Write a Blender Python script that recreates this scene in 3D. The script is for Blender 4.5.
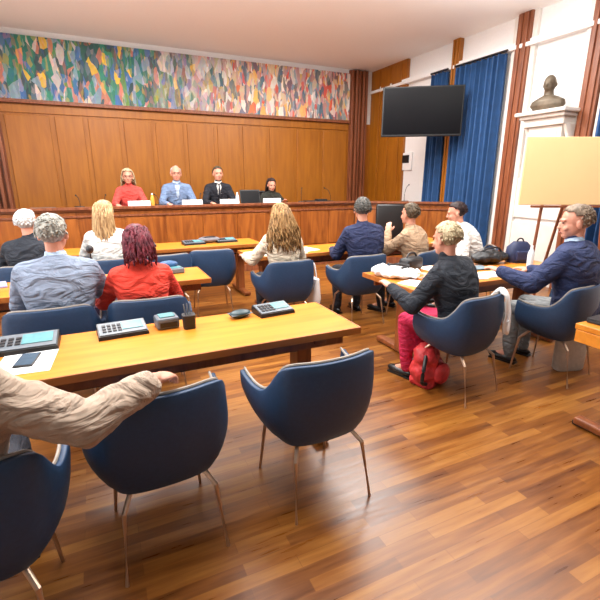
import bpy, bmesh, math, random
from mathutils import Vector, Matrix, Euler, noise
PI = math.pi
R = math.radians
D = bpy.data
for o in list(D.objects): D.objects.remove(o)
col = bpy.context.scene.collection
scn = bpy.context.scene

# ---------------------------------------------------------------- camera, world, light, exposure
cam = D.objects.new('camera', D.cameras.new('camera')); col.objects.link(cam)
cam.location = (0, 0, 1.6); cam.rotation_euler = (R(90 - 15.8), 0, R(-25))
cam.data.sensor_width = 36; cam.data.lens = 36 * 425 / 600; cam.data.clip_start = .05
scn.camera = cam
world = D.worlds.new('world'); scn.world = world; world.use_nodes = True
world.node_tree.nodes['Background'].inputs[0].default_value = (.93, .96, 1, 1)
world.node_tree.nodes['Background'].inputs[1].default_value = .16
scn.view_settings.view_transform = 'Standard'
scn.view_settings.look = 'None'
scn.view_settings.gamma = 1
scn.view_settings.exposure = .1
scn.view_settings.use_curve_mapping = False

def area(name, loc, rot, sx, sy, power, colr):
    l = D.lights.new(name, 'AREA'); l.shape = 'RECTANGLE'; l.size = sx; l.size_y = sy
    l.energy = power; l.color = colr
    o = D.objects.new(name, l); col.objects.link(o); o.location = loc; o.rotation_euler = rot
    return o
# ceiling luminaires and the daylight of the window side
for i, (x, y) in enumerate([(.3, 2.2), (3.6, 2.2), (.3, 5.4), (3.6, 5.4)]):
    pw = 75 if y < 3 else 170
    area('ceiling_lamp_light', (x, y, 3.93), (0, 0, 0), 1.5, 1.5, pw, (1, .98, .95))
area('ceiling_lamp_light', (2.0, 7.6, 3.93), (0, 0, 0), 5.5, .4, 80, (1, .97, .92))
area('added_ceiling_uplight', (2.0, 3.2, 3.35), (PI, 0, 0), 6.5, 2.5, 260, (1, .98, .96))  # added upward fill that brightens the ceiling; no cove fitting is built
area('daylight', (-2.0, 3.6, 2.2), (0, R(-90), 0), 1.8, 4.0, 80, (.80, .90, 1))

# ---------------------------------------------------------------- materials
def s2l(c):
    return tuple((v / 255 / 12.92 if v / 255 <= .04045 else ((v / 255 + .055) / 1.055) ** 2.4) for v in c) + (1,)
MC = {}
def nt(name, rough=.5, metal=0, spec=.5):
    m = D.materials.new(name); m.use_nodes = True
    t = m.node_tree; b = t.nodes['Principled BSDF']
    b.inputs['Roughness'].default_value = rough; b.inputs['Metallic'].default_value = metal
    b.inputs['Specular IOR Level'].default_value = spec
    return m, t, b
def plain(name, c, rough=.5, metal=0, var=.12, scale=30, bump=.0, spec=.5):
    if name in MC: return MC[name]
    m, t, b = nt(name, rough, metal, spec)
    tc = t.nodes.new('ShaderNodeTexCoord'); n = t.nodes.new('ShaderNodeTexNoise')
    n.inputs['Scale'].default_value = scale; n.inputs['Detail'].default_value = 4
    t.links.new(tc.outputs['Object'], n.inputs['Vector'])
    r = t.nodes.new('ShaderNodeValToRGB'); c = s2l(c)
    r.color_ramp.elements[0].position = .3; r.color_ramp.elements[1].position = .7
    r.color_ramp.elements[0].color = tuple(v * (1 - var) for v in c[:3]) + (1,)
    r.color_ramp.elements[1].color = tuple(min(1, v * (1 + var)) for v in c[:3]) + (1,)
    t.links.new(n.outputs['Fac'], r.inputs['Fac']); t.links.new(r.outputs['Color'], b.inputs['Base Color'])
    if bump:
        bp = t.nodes.new('ShaderNodeBump'); bp.inputs['Strength'].default_value = bump
        bp.inputs['Distance'].default_value = .01
        t.links.new(n.outputs['Fac'], bp.inputs['Height']); t.links.new(bp.outputs['Normal'], b.inputs['Normal'])
    MC[name] = m; return m
def wood(name, c1, c2, rough=.35, vec=(1, 12, 12), scale=2.0, spec=.5):
    """grain stretched along the axis with the smallest factor in vec"""
    m, t, b = nt(name, rough, 0, spec)
    tc = t.nodes.new('ShaderNodeTexCoord'); mp = t.nodes.new('ShaderNodeMapping'); mp.inputs['Scale'].default_value = vec
    n = t.nodes.new('ShaderNodeTexNoise'); n.inputs['Scale'].default_value = scale; n.inputs['Detail'].default_value = 6
    n.inputs['Distortion'].default_value = .6
    t.links.new(tc.outputs['Object'], mp.inputs['Vector']); t.links.new(mp.outputs['Vector'], n.inputs['Vector'])
    r = t.nodes.new('ShaderNodeValToRGB')
    r.color_ramp.elements[0].position = .32; r.color_ramp.elements[1].position = .68
    r.color_ramp.elements[0].color = s2l(c1); r.color_ramp.elements[1].color = s2l(c2)
    t.links.new(n.outputs['Fac'], r.inputs['Fac']); t.links.new(r.outputs['Color'], b.inputs['Base Color'])
    return m

def floor_mat():
    m, t, b = nt('parquet', .3)
    tc = t.nodes.new('ShaderNodeTexCoord')
    br = t.nodes.new('ShaderNodeTexBrick')
    br.inputs['Scale'].default_value = 1; br.inputs['Brick Width'].default_value = .62; br.inputs['Row Height'].default_value = .062
    br.inputs['Mortar Size'].default_value = .0015; br.offset = .37; br.inputs['Mortar Smooth'].default_value = .3
    br.inputs['Color1'].default_value = (0, 0, 0, 1); br.inputs['Color2'].default_value = (1, 1, 1, 1); br.inputs['Mortar'].default_value = (.25, .25, .25, 1)
    t.links.new(tc.outputs['Object'], br.inputs['Vector'])
    mp = t.nodes.new('ShaderNodeMapping'); mp.inputs['Scale'].default_value = (1.2, 14, 1)
    n = t.nodes.new('ShaderNodeTexNoise'); n.inputs['Scale'].default_value = 2.2; n.inputs['Detail'].default_value = 5
    t.links.new(tc.outputs['Object'], mp.inputs['Vector']); t.links.new(mp.outputs['Vector'], n.inputs['Vector'])
    mx = t.nodes.new('ShaderNodeMixRGB'); mx.inputs[0].default_value = .66
    t.links.new(br.outputs['Color'], mx.inputs[1]); t.links.new(n.outputs['Fac'], mx.inputs[2])
    r = t.nodes.new('ShaderNodeValToRGB'); e = r.color_ramp.elements
    e[0].position = .22; e[0].color = s2l((86, 44, 14)); e[1].position = .8; e[1].color = s2l((166, 112, 48))
    x = e.new(.5); x.color = s2l((130, 77, 27))
    t.links.new(mx.outputs[0], r.inputs['Fac']); t.links.new(r.outputs['Color'], b.inputs['Base Color'])
    rr = t.nodes.new('ShaderNodeMapRange'); rr.inputs['To Min'].default_value = .2; rr.inputs['To Max'].default_value = .42
    t.links.new(n.outputs['Fac'], rr.inputs['Value']); t.links.new(rr.outputs[0], b.inputs['Roughness'])
    bp = t.nodes.new('ShaderNodeBump'); bp.inputs['Strength'].default_value = .15; bp.inputs['Distance'].default_value = .004
    t.links.new(n.outputs['Fac'], bp.inputs['Height']); t.links.new(bp.outputs['Normal'], b.inputs['Normal'])
    return m

def painting_mat():
    m, t, b = nt('painted_canvas', .6)
    tc = t.nodes.new('ShaderNodeTexCoord')
    def nz(sc, vec, det=3, dist=.8):
        mp = t.nodes.new('ShaderNodeMapping'); mp.inputs['Scale'].default_value = vec
        n = t.nodes.new('ShaderNodeTexNoise'); n.inputs['Scale'].default_value = sc; n.inputs['Detail'].default_value = det
        n.inputs['Distortion'].default_value = dist
        t.links.new(tc.outputs['Object'], mp.inputs['Vector']); t.links.new(mp.outputs['Vector'], n.inputs['Vector'])
        return n
    def ramp(src, stops, const=False):
        r = t.nodes.new('ShaderNodeValToRGB'); e = r.color_ramp.elements
        if const: r.color_ramp.interpolation = 'CONSTANT'
        e[0].position = stops[0][0]; e[0].color = s2l(stops[0][1]); e[1].position = stops[-1][0]; e[1].color = s2l(stops[-1][1])
        for p, c in stops[1:-1]: e.new(p).color = s2l(c)
        t.links.new(src, r.inputs['Fac']); return r
    def vor(sc, vec, dist, dsc=3):
        n = nz(dsc, (1, 1, .5), 3, .2)
        ad = t.nodes.new('ShaderNodeVectorMath'); ad.operation = 'MULTIPLY_ADD'
        t.links.new(n.outputs['Color'], ad.inputs[0]); ad.inputs[1].default_value = (dist, dist, dist); t.links.new(tc.outputs['Object'], ad.inputs[2])
        mp = t.nodes.new('ShaderNodeMapping'); mp.inputs['Scale'].default_value = vec; t.links.new(ad.outputs[0], mp.inputs['Vector'])
        v = t.nodes.new('ShaderNodeTexVoronoi'); v.inputs['Scale'].default_value = sc; t.links.new(mp.outputs[0], v.inputs['Vector'])
        q = t.nodes.new('ShaderNodeSeparateColor'); t.links.new(v.outputs['Color'], q.inputs[0]); return q
    va = vor(1, (6.5, .01, 2.4), .12); vb = vor(1, (13, .01, 4.5), .16, 6); vc = vor(1, (24, .01, 7), .1, 8)
    PL = [(0, (38, 66, 70)), (.16, (44, 128, 104)), (.3, (60, 104, 160)), (.42, (66, 80, 84)), (.52, (28, 112, 96)), (.62, (198, 120, 96)), (.7, (130, 150, 168)), (.8, (96, 132, 60)), (.87, (232, 186, 40)), (.93, (206, 190, 186))]
    PR = [(0, (70, 96, 112)), (.12, (206, 180, 150)), (.26, (196, 150, 146)), (.38, (214, 206, 196)), (.5, (214, 84, 62)), (.6, (120, 146, 158)), (.7, (222, 176, 90)), (.8, (176, 120, 120)), (.88, (96, 90, 88)), (.94, (236, 226, 216))]
    def pair(q, k):
        o_ = []
        for P_ in (PL, PR): o_.append(ramp(q.outputs[k], P_, True))
        return o_
    la, ra = pair(va, 0); lb_, rb_ = pair(vb, 1); lc, rc = pair(vc, 2)
    def mixn(a_, b_, f_, val=None):
        m_ = t.nodes.new('ShaderNodeMixRGB'); t.links.new(a_.outputs[0], m_.inputs[1]); t.links.new(b_.outputs[0], m_.inputs[2])
        if val is not None: m_.inputs[0].default_value = val
        else: t.links.new(f_, m_.inputs[0])
        return m_
    gt = t.nodes.new('ShaderNodeMath'); gt.operation = 'GREATER_THAN'; gt.inputs[1].default_value = .55; t.links.new(vb.outputs[2], gt.inputs[0])
    left = mixn(mixn(la, lb_, gt.outputs[0]), lc, None, .28); right = mixn(mixn(rb_, rc, gt.outputs[0]), ra, None, .2)
    sp = t.nodes.new('ShaderNodeSeparateXYZ'); t.links.new(tc.outputs['Object'], sp.inputs[0])
    mr = t.nodes.new('ShaderNodeMapRange'); mr.inputs['From Min'].default_value = 1.0; mr.inputs['From Max'].default_value = 3.2
    t.links.new(sp.outputs['X'], mr.inputs['Value'])
    mx = t.nodes.new('ShaderNodeMixRGB'); t.links.new(mr.outputs[0], mx.inputs[0])
    t.links.new(left.outputs[0], mx.inputs[1]); t.links.new(right.outputs[0], mx.inputs[2])
    f = nz(22, (1, 1, .6), 2, .3)
    m2 = t.nodes.new('ShaderNodeMixRGB'); m2.blend_type = 'OVERLAY'; m2.inputs[0].default_value = .3
    t.links.new(mx.outputs[0], m2.inputs[1]); t.links.new(f.outputs['Color'], m2.inputs[2])
    m3 = t.nodes.new('ShaderNodeMixRGB'); m3.inputs[0].default_value = .0; m3.inputs[2].default_value = s2l((176, 176, 168)); t.links.new(m2.outputs[0], m3.inputs[1]); t.links.new(m3.outputs[0], b.inputs['Base Color'])
    return m

M = dict(
    floor=floor_mat(), canvas=painting_mat(),
    panel=wood('ochre_panel_wood', (144, 84, 14), (164, 100, 20), .4, (10, 10, 1), 1.6),
    redwood=wood('reddish_trim_wood', (108, 56, 32), (146, 86, 54), .4, (12, 12, 1), 2),
    dais=wood('podium_wood', (122, 62, 18), (164, 94, 34), .38, (8, 8, 1), 1.8),
    daistop=wood('podium_top_wood', (128, 70, 30), (160, 94, 44), .3, (1, 10, 10), 1.8),
    table=wood('honey_table_wood', (200, 118, 34), (218, 140, 50), .28, (1, 11, 11), 1.5),
    tedge=wood('table_edge_wood', (150, 84, 30), (176, 104, 42), .4, (1, 11, 11), 1.5),
    tleg=wood('table_leg_wood', (112, 58, 28), (146, 82, 40), .4, (11, 11, 1), 2),
    dark=plain('dark_metal', (32, 30, 34), .45, .3),
    plaster=plain('white_plaster', (236, 234, 232), .8, var=.02),
    marble=plain('pale_marble', (222, 216, 208), .4, var=.06, scale=4),
    ceil=plain('ceiling_paint', (248, 248, 247), .85, var=.01),
    bronze=plain('bronze', (104, 92, 76), .45, .3, var=.25, scale=14),
    curtain=plain('blue_curtain_cloth', (36, 76, 124), .75, var=.14, scale=9, bump=.1),
    screen=plain('black_screen', (6, 5, 9), .3, var=.05, spec=.15),
    bezel=plain('black_plastic', (18, 18, 20), .4),
    chair=plain('navy_chair_leatherette', (33, 60, 92), .5, var=.1, scale=60, bump=.08),
    piping=plain('pale_piping', (150, 140, 130), .5),
    chrome=plain('warm_chrome', (196, 172, 150), .28, .85, var=.04),
    board=plain('tan_board', (234, 200, 146), .6, var=.015, scale=3),
    white=plain('white_paper', (240, 240, 240), .6, var=.02),
    grey=plain('grey_plastic', (96, 104, 112), .4, var=.08),
    teal=plain('teal_display', (92, 146, 152), .25, var=.1),
    black=plain('black_rubber', (20, 20, 24), .5),
    navy=plain('navy_nylon', (28, 40, 76), .6, var=.2),
    skin=plain('skin', (208, 148, 124), .5, var=.06, scale=18),
    skin2=plain('skin_warm', (196, 132, 104), .5, var=.06, scale=18),
    eye=plain('dark_eye', (40, 28, 22), .2),
    lips=plain('lips', (160, 80, 75), .45),
    shoe=plain('black_shoe', (22, 20, 20), .35),
    red=plain('red_nylon', (200, 52, 56), .55, var=.3, scale=12, bump=.3),
    glass=plain('clear_bottle_plastic', (205, 218, 226), .12, var=.03),
    amber=plain('amber_drink', (226, 160, 60), .25, var=.05),
    purple=plain('purple_leather', (58, 38, 62), .5, var=.3, scale=10),
)

# ---------------------------------------------------------------- mesh helpers
class MB:
    def __init__(s): s.b = bmesh.new()
    def box(s, c, d, rz=0, bev=0, rx=0, ry=0):
        r = bmesh.ops.create_cube(s.b, size=1)
        vs = r['verts']
        mt = Matrix.Translation(c) @ Euler((rx, ry, rz)).to_matrix().to_4x4() @ Matrix.Diagonal((*d, 1))
        bmesh.ops.transform(s.b, matrix=mt, verts=vs)
        if bev:
            es = list({e for v in vs for e in v.link_edges})
            bmesh.ops.bevel(s.b, geom=es, offset=bev, segments=2, affect='EDGES', profile=.5)
        return s
    def ell(s, c, d, rot=None, seg=20):
        r = bmesh.ops.create_uvsphere(s.b, u_segments=seg, v_segments=max(8, seg * 2 // 3), radius=1)
        mt = Matrix.Translation(c) @ (rot.to_4x4() if rot else Matrix.Identity(4)) @ Matrix.Diagonal((*d, 1))
        bmesh.ops.transform(s.b, matrix=mt, verts=r['verts'])
        return s
    def loft(s, rings, n=16, cap=True, p=2.0):
        """rings: (centre, half_a, half_b, frame(3x3) or None). Superellipse of power p."""
        prev = None
        for (c, a, b_, fr) in rings:
            c = Vector(c); vs = []
            for k in range(n):
                t = 2 * PI * k / n; ct, st = math.cos(t), math.sin(t)
                x = a * math.copysign(abs(ct) ** (2 / p), ct); y = b_ * math.copysign(abs(st) ** (2 / p), st)
                v = Vector((x, y, 0))
                if fr: v = fr @ v
                vs.append(s.b.verts.new(c + v))
            if prev:
                for k in range(n): s.b.faces.new((prev[k], prev[(k + 1) % n], vs[(k + 1) % n], vs[k]))
            elif cap: s.b.faces.new(vs[::-1])
            prev = vs
        if cap: s.b.faces.new(prev)
        return s
    def tube(s, pts, rad, n=10, flat=1.0):
        pts = [Vector(p) for p in pts]
        if not hasattr(rad, '__len__'): rad = [rad] * len(pts)
        rings = []; up = Vector((0, 0, 1))
        for i, p in enumerate(pts):
            d = (pts[min(i + 1, len(pts) - 1)] - pts[max(i - 1, 0)])
            if d.length < 1e-6: d = Vector((0, 0, 1))
            d.normalize()
            if abs(d.z) > .95: side = Vector((1, 0, 0))
            else: side = d.cross(up).normalized()
            u2 = side.cross(d).normalized(); side = d.cross(u2)
            rings.append((p, rad[i], rad[i] * flat, Matrix((side, u2, d)).transposed()))
        return s.loft(rings, n)
    def bone(s, a, b_, ra, rb, n=14, steps=5, bulge=0):
        a = Vector(a); b_ = Vector(b_)
        s.ell(a, (ra,) * 3, seg=14); s.ell(b_, (rb,) * 3, seg=14)
        pts = []; rs = []
        for i in range(steps + 1):
            t = i / steps; pts.append(a.lerp(b_, t)); rs.append(ra + (rb - ra) * t + bulge * math.sin(PI * t))
        return s.tube(pts, rs, n)
    def poly(s, pts, z0, z1):
        lo = [s.b.verts.new((x, y, z0)) for x, y in pts]; hi = [s.b.verts.new((x, y, z1)) for x, y in pts]
        n = len(pts)
        s.b.faces.new(lo[::-1]); s.b.faces.new(hi)
        for k in range(n): s.b.faces.new((lo[k], lo[(k + 1) % n], hi[(k + 1) % n], hi[k]))
        return s
    def mesh(s, name, mat=None, smooth=False, ang=40):
        bmesh.ops.recalc_face_normals(s.b, faces=s.b.faces)
        me = D.meshes.new(name); s.b.to_mesh(me); s.b.free()
        if mat: me.materials.append(mat)
        if smooth:
            for p_ in me.polygons: p_.use_smooth = True
            if ang: me.set_sharp_from_angle(angle=R(ang))
        return me
    def build(s, name, mat, parent=None, smooth=False, ang=40, mods=None):
        o = D.objects.new(name, s.mesh(name, mat, smooth, ang)); col.objects.link(o)
        if parent: o.parent = parent
        if mods: bake(o, mods)
        return o
def bake(o, mods):
    for typ, kw in mods:
        m = o.modifiers.new(typ, typ)
        for k, v in kw.items(): setattr(m, k, v)
    bpy.context.view_layer.update()
    dg = bpy.context.evaluated_depsgraph_get()
    me = D.meshes.new_from_object(o.evaluated_get(dg), depsgraph=dg)
    old = o.data; mats = list(old.materials); o.modifiers.clear(); o.data = me
    me.materials.clear()
    for mm in mats: me.materials.append(mm)
    for p_ in me.polygons: p_.use_smooth = True; p_.material_index = 0
    D.meshes.remove(old)
def remesh(vox, it=4, disp=None):
    l = [('REMESH', dict(mode='VOXEL', voxel_size=vox, use_smooth_shade=True)), ('SMOOTH', dict(iterations=it, factor=.6))]
    if disp:
        tx = D.textures.new('folds', 'CLOUDS'); tx.noise_scale = disp[1]; tx.noise_depth = 2
        l.append(('DISPLACE', dict(texture=tx, strength=disp[0], mid_level=.5, texture_coords='LOCAL')))
    return l
def tag(o, label, cat, group=None, kind=None):
    if label: o['label'] = label
    if cat: o['category'] = cat
    if group: o['group'] = group
    if kind: o['kind'] = kind
    return o
def thing(name, label, cat, loc=(0, 0, 0), rz=0, group=None):
    o = D.objects.new(name, None); col.objects.link(o); o.location = loc; o.rotation_euler = (0, 0, rz)
    o.empty_display_size = .1
    return tag(o, label, cat, group)
def struct(name, mb, mat, smooth=False):
    o = mb.build(name, mat, None, smooth); o['kind'] = 'structure'; return o
def dup(root, loc, rz, label, group=None):
    r = root.copy(); col.objects.link(r); r.location = loc; r.rotation_euler = (0, 0, rz)
    if label: r['label'] = label
    if group: r['group'] = group
    for ch in list(root.children):
        c = ch.copy(); col.objects.link(c); c.parent = r
        for g in ch.children:
            d = g.copy(); col.objects.link(d); d.parent = c
    return r
def spline(pts, n):
    out = []; m = len(pts)
    for i in range(m - 1):
        p0, p1, p2, p3 = [Vector(pts[max(0, min(m - 1, j))]) for j in (i - 1, i, i + 1, i + 2)]
        for k in range(n):
            t = k / n
            out.append(.5 * ((2 * p1) + (p2 - p0) * t + (2 * p0 - 5 * p1 + 4 * p2 - p3) * t * t + (3 * p1 - p0 - 3 * p2 + p3) * t ** 3))
    out.append(Vector(pts[-1])); return out

# ---------------------------------------------------------------- the room
XL, XR, YB, ZC = -2.1, 6.2, 9.2, 4.0
struct('floor', MB().box(((XL + XR) / 2, 4.0, -.05), (XR - XL + .4, 10.8, .1)), M['floor'])
struct('ceiling', MB().box(((XL + XR) / 2, 4.0, ZC + .05), (XR - XL + .4, 10.8, .1)), M['ceil'])
struct('wall_back', MB().box(((XL + XR) / 2, YB + .1, ZC / 2), (XR - XL, .2, ZC)), M['plaster'])
struct('wall_right', MB().box((XR + .1, 4.0, ZC / 2), (.2, 10.8, ZC)), M['plaster'])
struct('wall_left', MB().box((XL - .1, 4.0, ZC / 2), (.2, 10.8, ZC)), M['plaster'])
struct('floor_platform', MB().poly([(XL, 7.34), (4.62, 7.34), (6.18, 5.98), (XR, 5.98), (XR, YB), (XL, YB)], 0, .4), M['dais'])
# panelling of the back wall
ZP = 2.86
b = MB(); b.box((2.05, YB - .02, ZP / 2 + .2), (8.3, .04, ZP - .4))
joints = [-1.3, -.55, -.02, .58, 1.15, 1.75, 2.36, 2.9, 3.5, 4.15, 4.8, 5.5]
for i in range(len(joints) - 1):
    x0, x1 = joints[i], joints[i + 1]
    b.box(((x0 + x1) / 2, YB - .05, 1.52), (x1 - x0 - .08, .03, 2.3), bev=.01)
b.box((2.1, YB - .05, 2.77), (6.8, .025, .13), bev=.006)
b.box((2.1, YB - .05, .44), (6.8, .03, .1))
struct('trim_1', b, M['panel'])
struct('trim_2', MB().box((2.1, YB - .07, ZP + .01), (6.84, .1, .035), bev=.008).box((2.1, YB - .05, ZP + .045), (6.84, .06, .03)), M['redwood'])
# vertical reddish reeding either side of the panelling
for n_, (xa, xb) in enumerate(((5.52, 5.98), (-1.78, -1.32))):
    b = MB(); w = (xb - xa) / 5
    b.box(((xa + xb) / 2, YB - .03, 2.2), (xb - xa, .06, 3.56))
    for k in range(5):
        b.box((xa + w * (k + .5), YB - .09 - .03 * (k % 2), 2.2), (w * .62, .08, 3.56), bev=.012)
    struct('trim_%d' % (3 + n_), b, M['redwood'])
# right wall: wood cladding near the corner, pilasters with white fillets
b = MB(); b.box((XR - .03, 8.55, 2.0), (.06, 1.3, 4.0))
for y in (8.22, 8.62, 9.0): b.box((XR - .07, y, 2.0), (.03, .34, 3.9), bev=.006)
struct('trim_5', b, M['panel'])
for i, (y, w) in enumerate(((6.52, .17), (5.14, .24), (3.99, .22))):
    b = MB().box((XR - .05, y, 2.0), (.1, w, 4.0), bev=.008)
    b.box((XR - .11, y - w * .22, 2.0), (.03, w * .22, 3.98), bev=.006).box((XR - .11, y + w * .22, 2.0), (.03, w * .22, 3.98), bev=.006)
    struct('trim_%d' % (6 + i), b, M['redwood'] if i else M['panel'])
b = MB()
for y in (5.31, 4.98, 4.14, 3.83): b.box((XR - .03, y, 2.0), (.06, .08, 4.0), bev=.006)
b.box((XR - .02, 4.56, .5), (.04, .8, .9), bev=.01).box((XR - .02, 4.56, 1.32), (.04, .8, .62), bev=.01)
struct('trim_9', b, M['marble'])
struct('trim_10', MB().box((XR - .06, 4.6, 3.55), (.12, 9.2, .06), bev=.01).box((XR - .04, 4.6, 3.6), (.08, 9.2, .05)), M['plaster'])

# mural
o = MB().box((2.06, YB - .045, 3.41), (6.9, .05, .98)).build('mural', M['canvas'])
tag(o, 'long multicoloured abstract mural above the wood panelling of the back wall', 'painting')

def curtain(y0, y1, label, z1=3.5, folds=7, amp=.085):
    t = thing('curtain', label, 'curtain', (XR - .16, (y0 + y1) / 2, .42 if y0 > 6 else .03), 0, None)
    bb = MB(); n = folds * 12; z0 = 0; hz = z1 - t.location.z; cols = []
    for i in range(n + 1):
        s_ = i / n; ph = s_ * folds * 2 * PI; y = (s_ - .5) * (y1 - y0); row = []
        for j in range(9):
            q = j / 8; a = amp * (1 - .3 * q) * (1 + .35 * math.sin(s_ * 17))
            x = a * math.sin(ph + .25 * math.sin(q * 3 + s_ * 9)); x = x if x > 0 else x * .8
            row.append(bb.b.verts.new((x, y + .01 * math.cos(ph * 2) * q, q * hz)))
        cols.append(row)
    for i in range(n):
        for j in range(8): bb.b.faces.new((cols[i][j], cols[i + 1][j], cols[i + 1][j + 1], cols[i][j + 1]))
    bb.build('drape', M['curtain'], t, True, 0, [('SOLIDIFY', dict(thickness=.006))])
    MB().tube([(0, -(y1 - y0) / 2 - .03, hz + .03), (0, (y1 - y0) / 2 + .03, hz + .03)], .018).build('curtain_rod', M['bezel'], t, True)
    return t
curtain(6.64, 7.02, 'narrow blue curtain hanging behind the black television', folds=4)
curtain(5.37, 6.40, 'wide blue floor length curtain right of the television, left of the bust', folds=9)
curtain(2.75, 3.76, 'blue curtain at the right edge of the picture, beyond the bust', folds=9)

# ---------------------------------------------------------------- bust on its shelf
t = thing('bust', 'dark bronze bust of a man on the white wall shelf', 'sculpture', (XR - .3, 4.42, 2.545), R(90 + 14))
bb = MB()
bb.loft([((0, 0, 0), .19, .09, None), ((0, 0, .02), .2, .1, None), ((0, 0, .06), .235, .11, None), ((0, 0, .12), .215, .11, None), ((0, -.0, .165), .13, .09, None),
         ((0, .0, .19), .065, .065, None), ((0, .01, .25), .058, .062, None)], 24)
bb.ell((0, .01, .335), (.078, .098, .115)).ell((0, .045, .29), (.055, .06, .065)).ell((0, .108, .315), (.014, .02, .028))
bb.ell((-.078, 0, .32), (.015, .025, .032)).ell((.078, 0, .32), (.015, .025, .032)).ell((0, .09, .27), (.025, .016, .01)).ell((0, .095, .352), (.05, .014, .01))
bb.build('figure', M['bronze'], t, True, 0, remesh(.008, 3))
MB().loft([((0, 0, .0), .12, .09, None), ((0, 0, .015), .11, .08, None)], 24).build('foot_block', M['bronze'], t, True)
t = thing('wall_shelf', 'white marble bracket shelf with carved panel carrying the bust', 'shelf', (XR, 4.44, 1.95), 0)
MB().box((-.22, 0, .565), (.44, .78, .05), bev=.012).box((-.19, 0, .515), (.38, .7, .05), bev=.015).box((-.16, 0, .44), (.32, .62, .1), bev=.01).build('ledge', M['marble'], t)
MB().box((-.13, 0, .2), (.26, .52, .38), bev=.012).box((-.265, 0, .2), (.015, .4, .26), bev=.004).build('carved_panel', M['marble'], t)
for s_ in (-1, 1):
    MB().loft([((-.12, s_ * .3, -.02), .03, .03, None), ((-.13, s_ * .3, .1), .05, .035, None), ((-.12, s_ * .3, .22), .07, .035, None), ((-.14, s_ * .3, .36), .13, .04, None), ((-.15, s_ * .3, .39), .14, .045, None)], 14, p=3).build('bracket', M['marble'], t, True)
# thermostat
t = thing('wall_control_panel', 'small dark control panel in a white surround below the television', 'control panel', (XR, 7.78, 1.98), 0)
MB().box((-.02, 0, 0), (.04, .34, .36), bev=.01).build('housing', M['white'], t)
MB().box((-.045, .02, .05), (.02, .22, .16), bev=.004).build('display', M['black'], t)
# television
t = thing('television', 'large black flat television on an arm over the curtain', 'television', (5.29, 6.34, 2.735), R(-35))
MB().box((0, 0, 0), (1.36, .06, .81), bev=.012).build('case', M['bezel'], t)
MB().box((0, -.032, .008), (1.31, .006, .75)).build('display', M['screen'], t)
MB().tube([(0, .03, 0), (.15, .3, 0), (.55, .55, 0)], .03).box((0, .05, 0), (.4, .04, .3)).build('wall_arm', M['dark'], t)
# board on easel
t = thing('presentation_board', 'large blank tan presentation board on a dark easel', 'board', (5.04, 3.25, 0), R(-25))
MB().box((0, 0, 1.69), (1.3, .03, .745), bev=.006).build('board_panel', M['board'], t)
for sx in (-.36, .36):
    MB().tube([(sx * .6, .03, 2.0), (sx, .02, 1.3), (sx * 1.25, -.05, 0)], .018, 8).build('leg', M['redwood'], t, True)
MB().tube([(0, .05, 1.9), (0, .55, 0)], .018, 8).build('leg', M['redwood'], t, True)
MB().box((0, -.02, 1.3), (1.0, .06, .025), bev=.005).build('ledge', M['redwood'], t)

# ---------------------------------------------------------------- podium desk
t = thing('podium_desk', 'long panelled wooden podium desk with an angled right wing', 'desk', (0, 0, 0))
front = [(XL + .02, 7.3), (4.6, 7.3), (6.16, 5.95)]
def strip(bb, a, b_, z0, z1, y_in, th):
    a = Vector((*a, 0)); b_ = Vector((*b_, 0)); d = (b_ - a); L = d.length; ang = math.atan2(d.y, d.x); nrm = Vector((-d.y, d.x, 0)).normalized()
    c = (a + b_) / 2 + nrm * (y_in + th / 2); bb.box((c.x, c.y, (z0 + z1) / 2), (L, th, z1 - z0), rz=ang)
bb = MB()
for i in (0, 1): strip(bb, front[i], front[i + 1], 0, 1.13, .03, .05)
bb.build('front_board', M['dais'], t)
bb = MB()
for i in (0, 1):
    a = Vector(front[i]); c = Vector(front[i + 1]); n = max(1, round((c - a).length / .62)); d = (c - a) / n
    for k in range(n):
        p = a + d * k + d.normalized() * .035; q = a + d * (k + 1) - d.normalized() * .035
        strip(bb, p, q, .42, 1.03, .012, .02)
bb.build('raised_panels', M['dais'], t)
bb = MB()
for i in (0, 1):
    strip(bb, front[i], front[i + 1], 1.165, 1.2, -.03, .13)
    strip(bb, front[i], front[i + 1], 1.05, 1.075, .0, .04)
    strip(bb, front[i], front[i + 1], .0, .12, .0, .04)
bb.build('rail', M['redwood'], t)
bb = MB(); bb.poly([(XL + .02, 7.33), (4.62, 7.33), (6.17, 6.0), (6.17, 6.75), (4.85, 7.9), (XL + .02, 7.9)], 1.12, 1.165)
bb.build('desk_top', M['daistop'], t)

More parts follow.
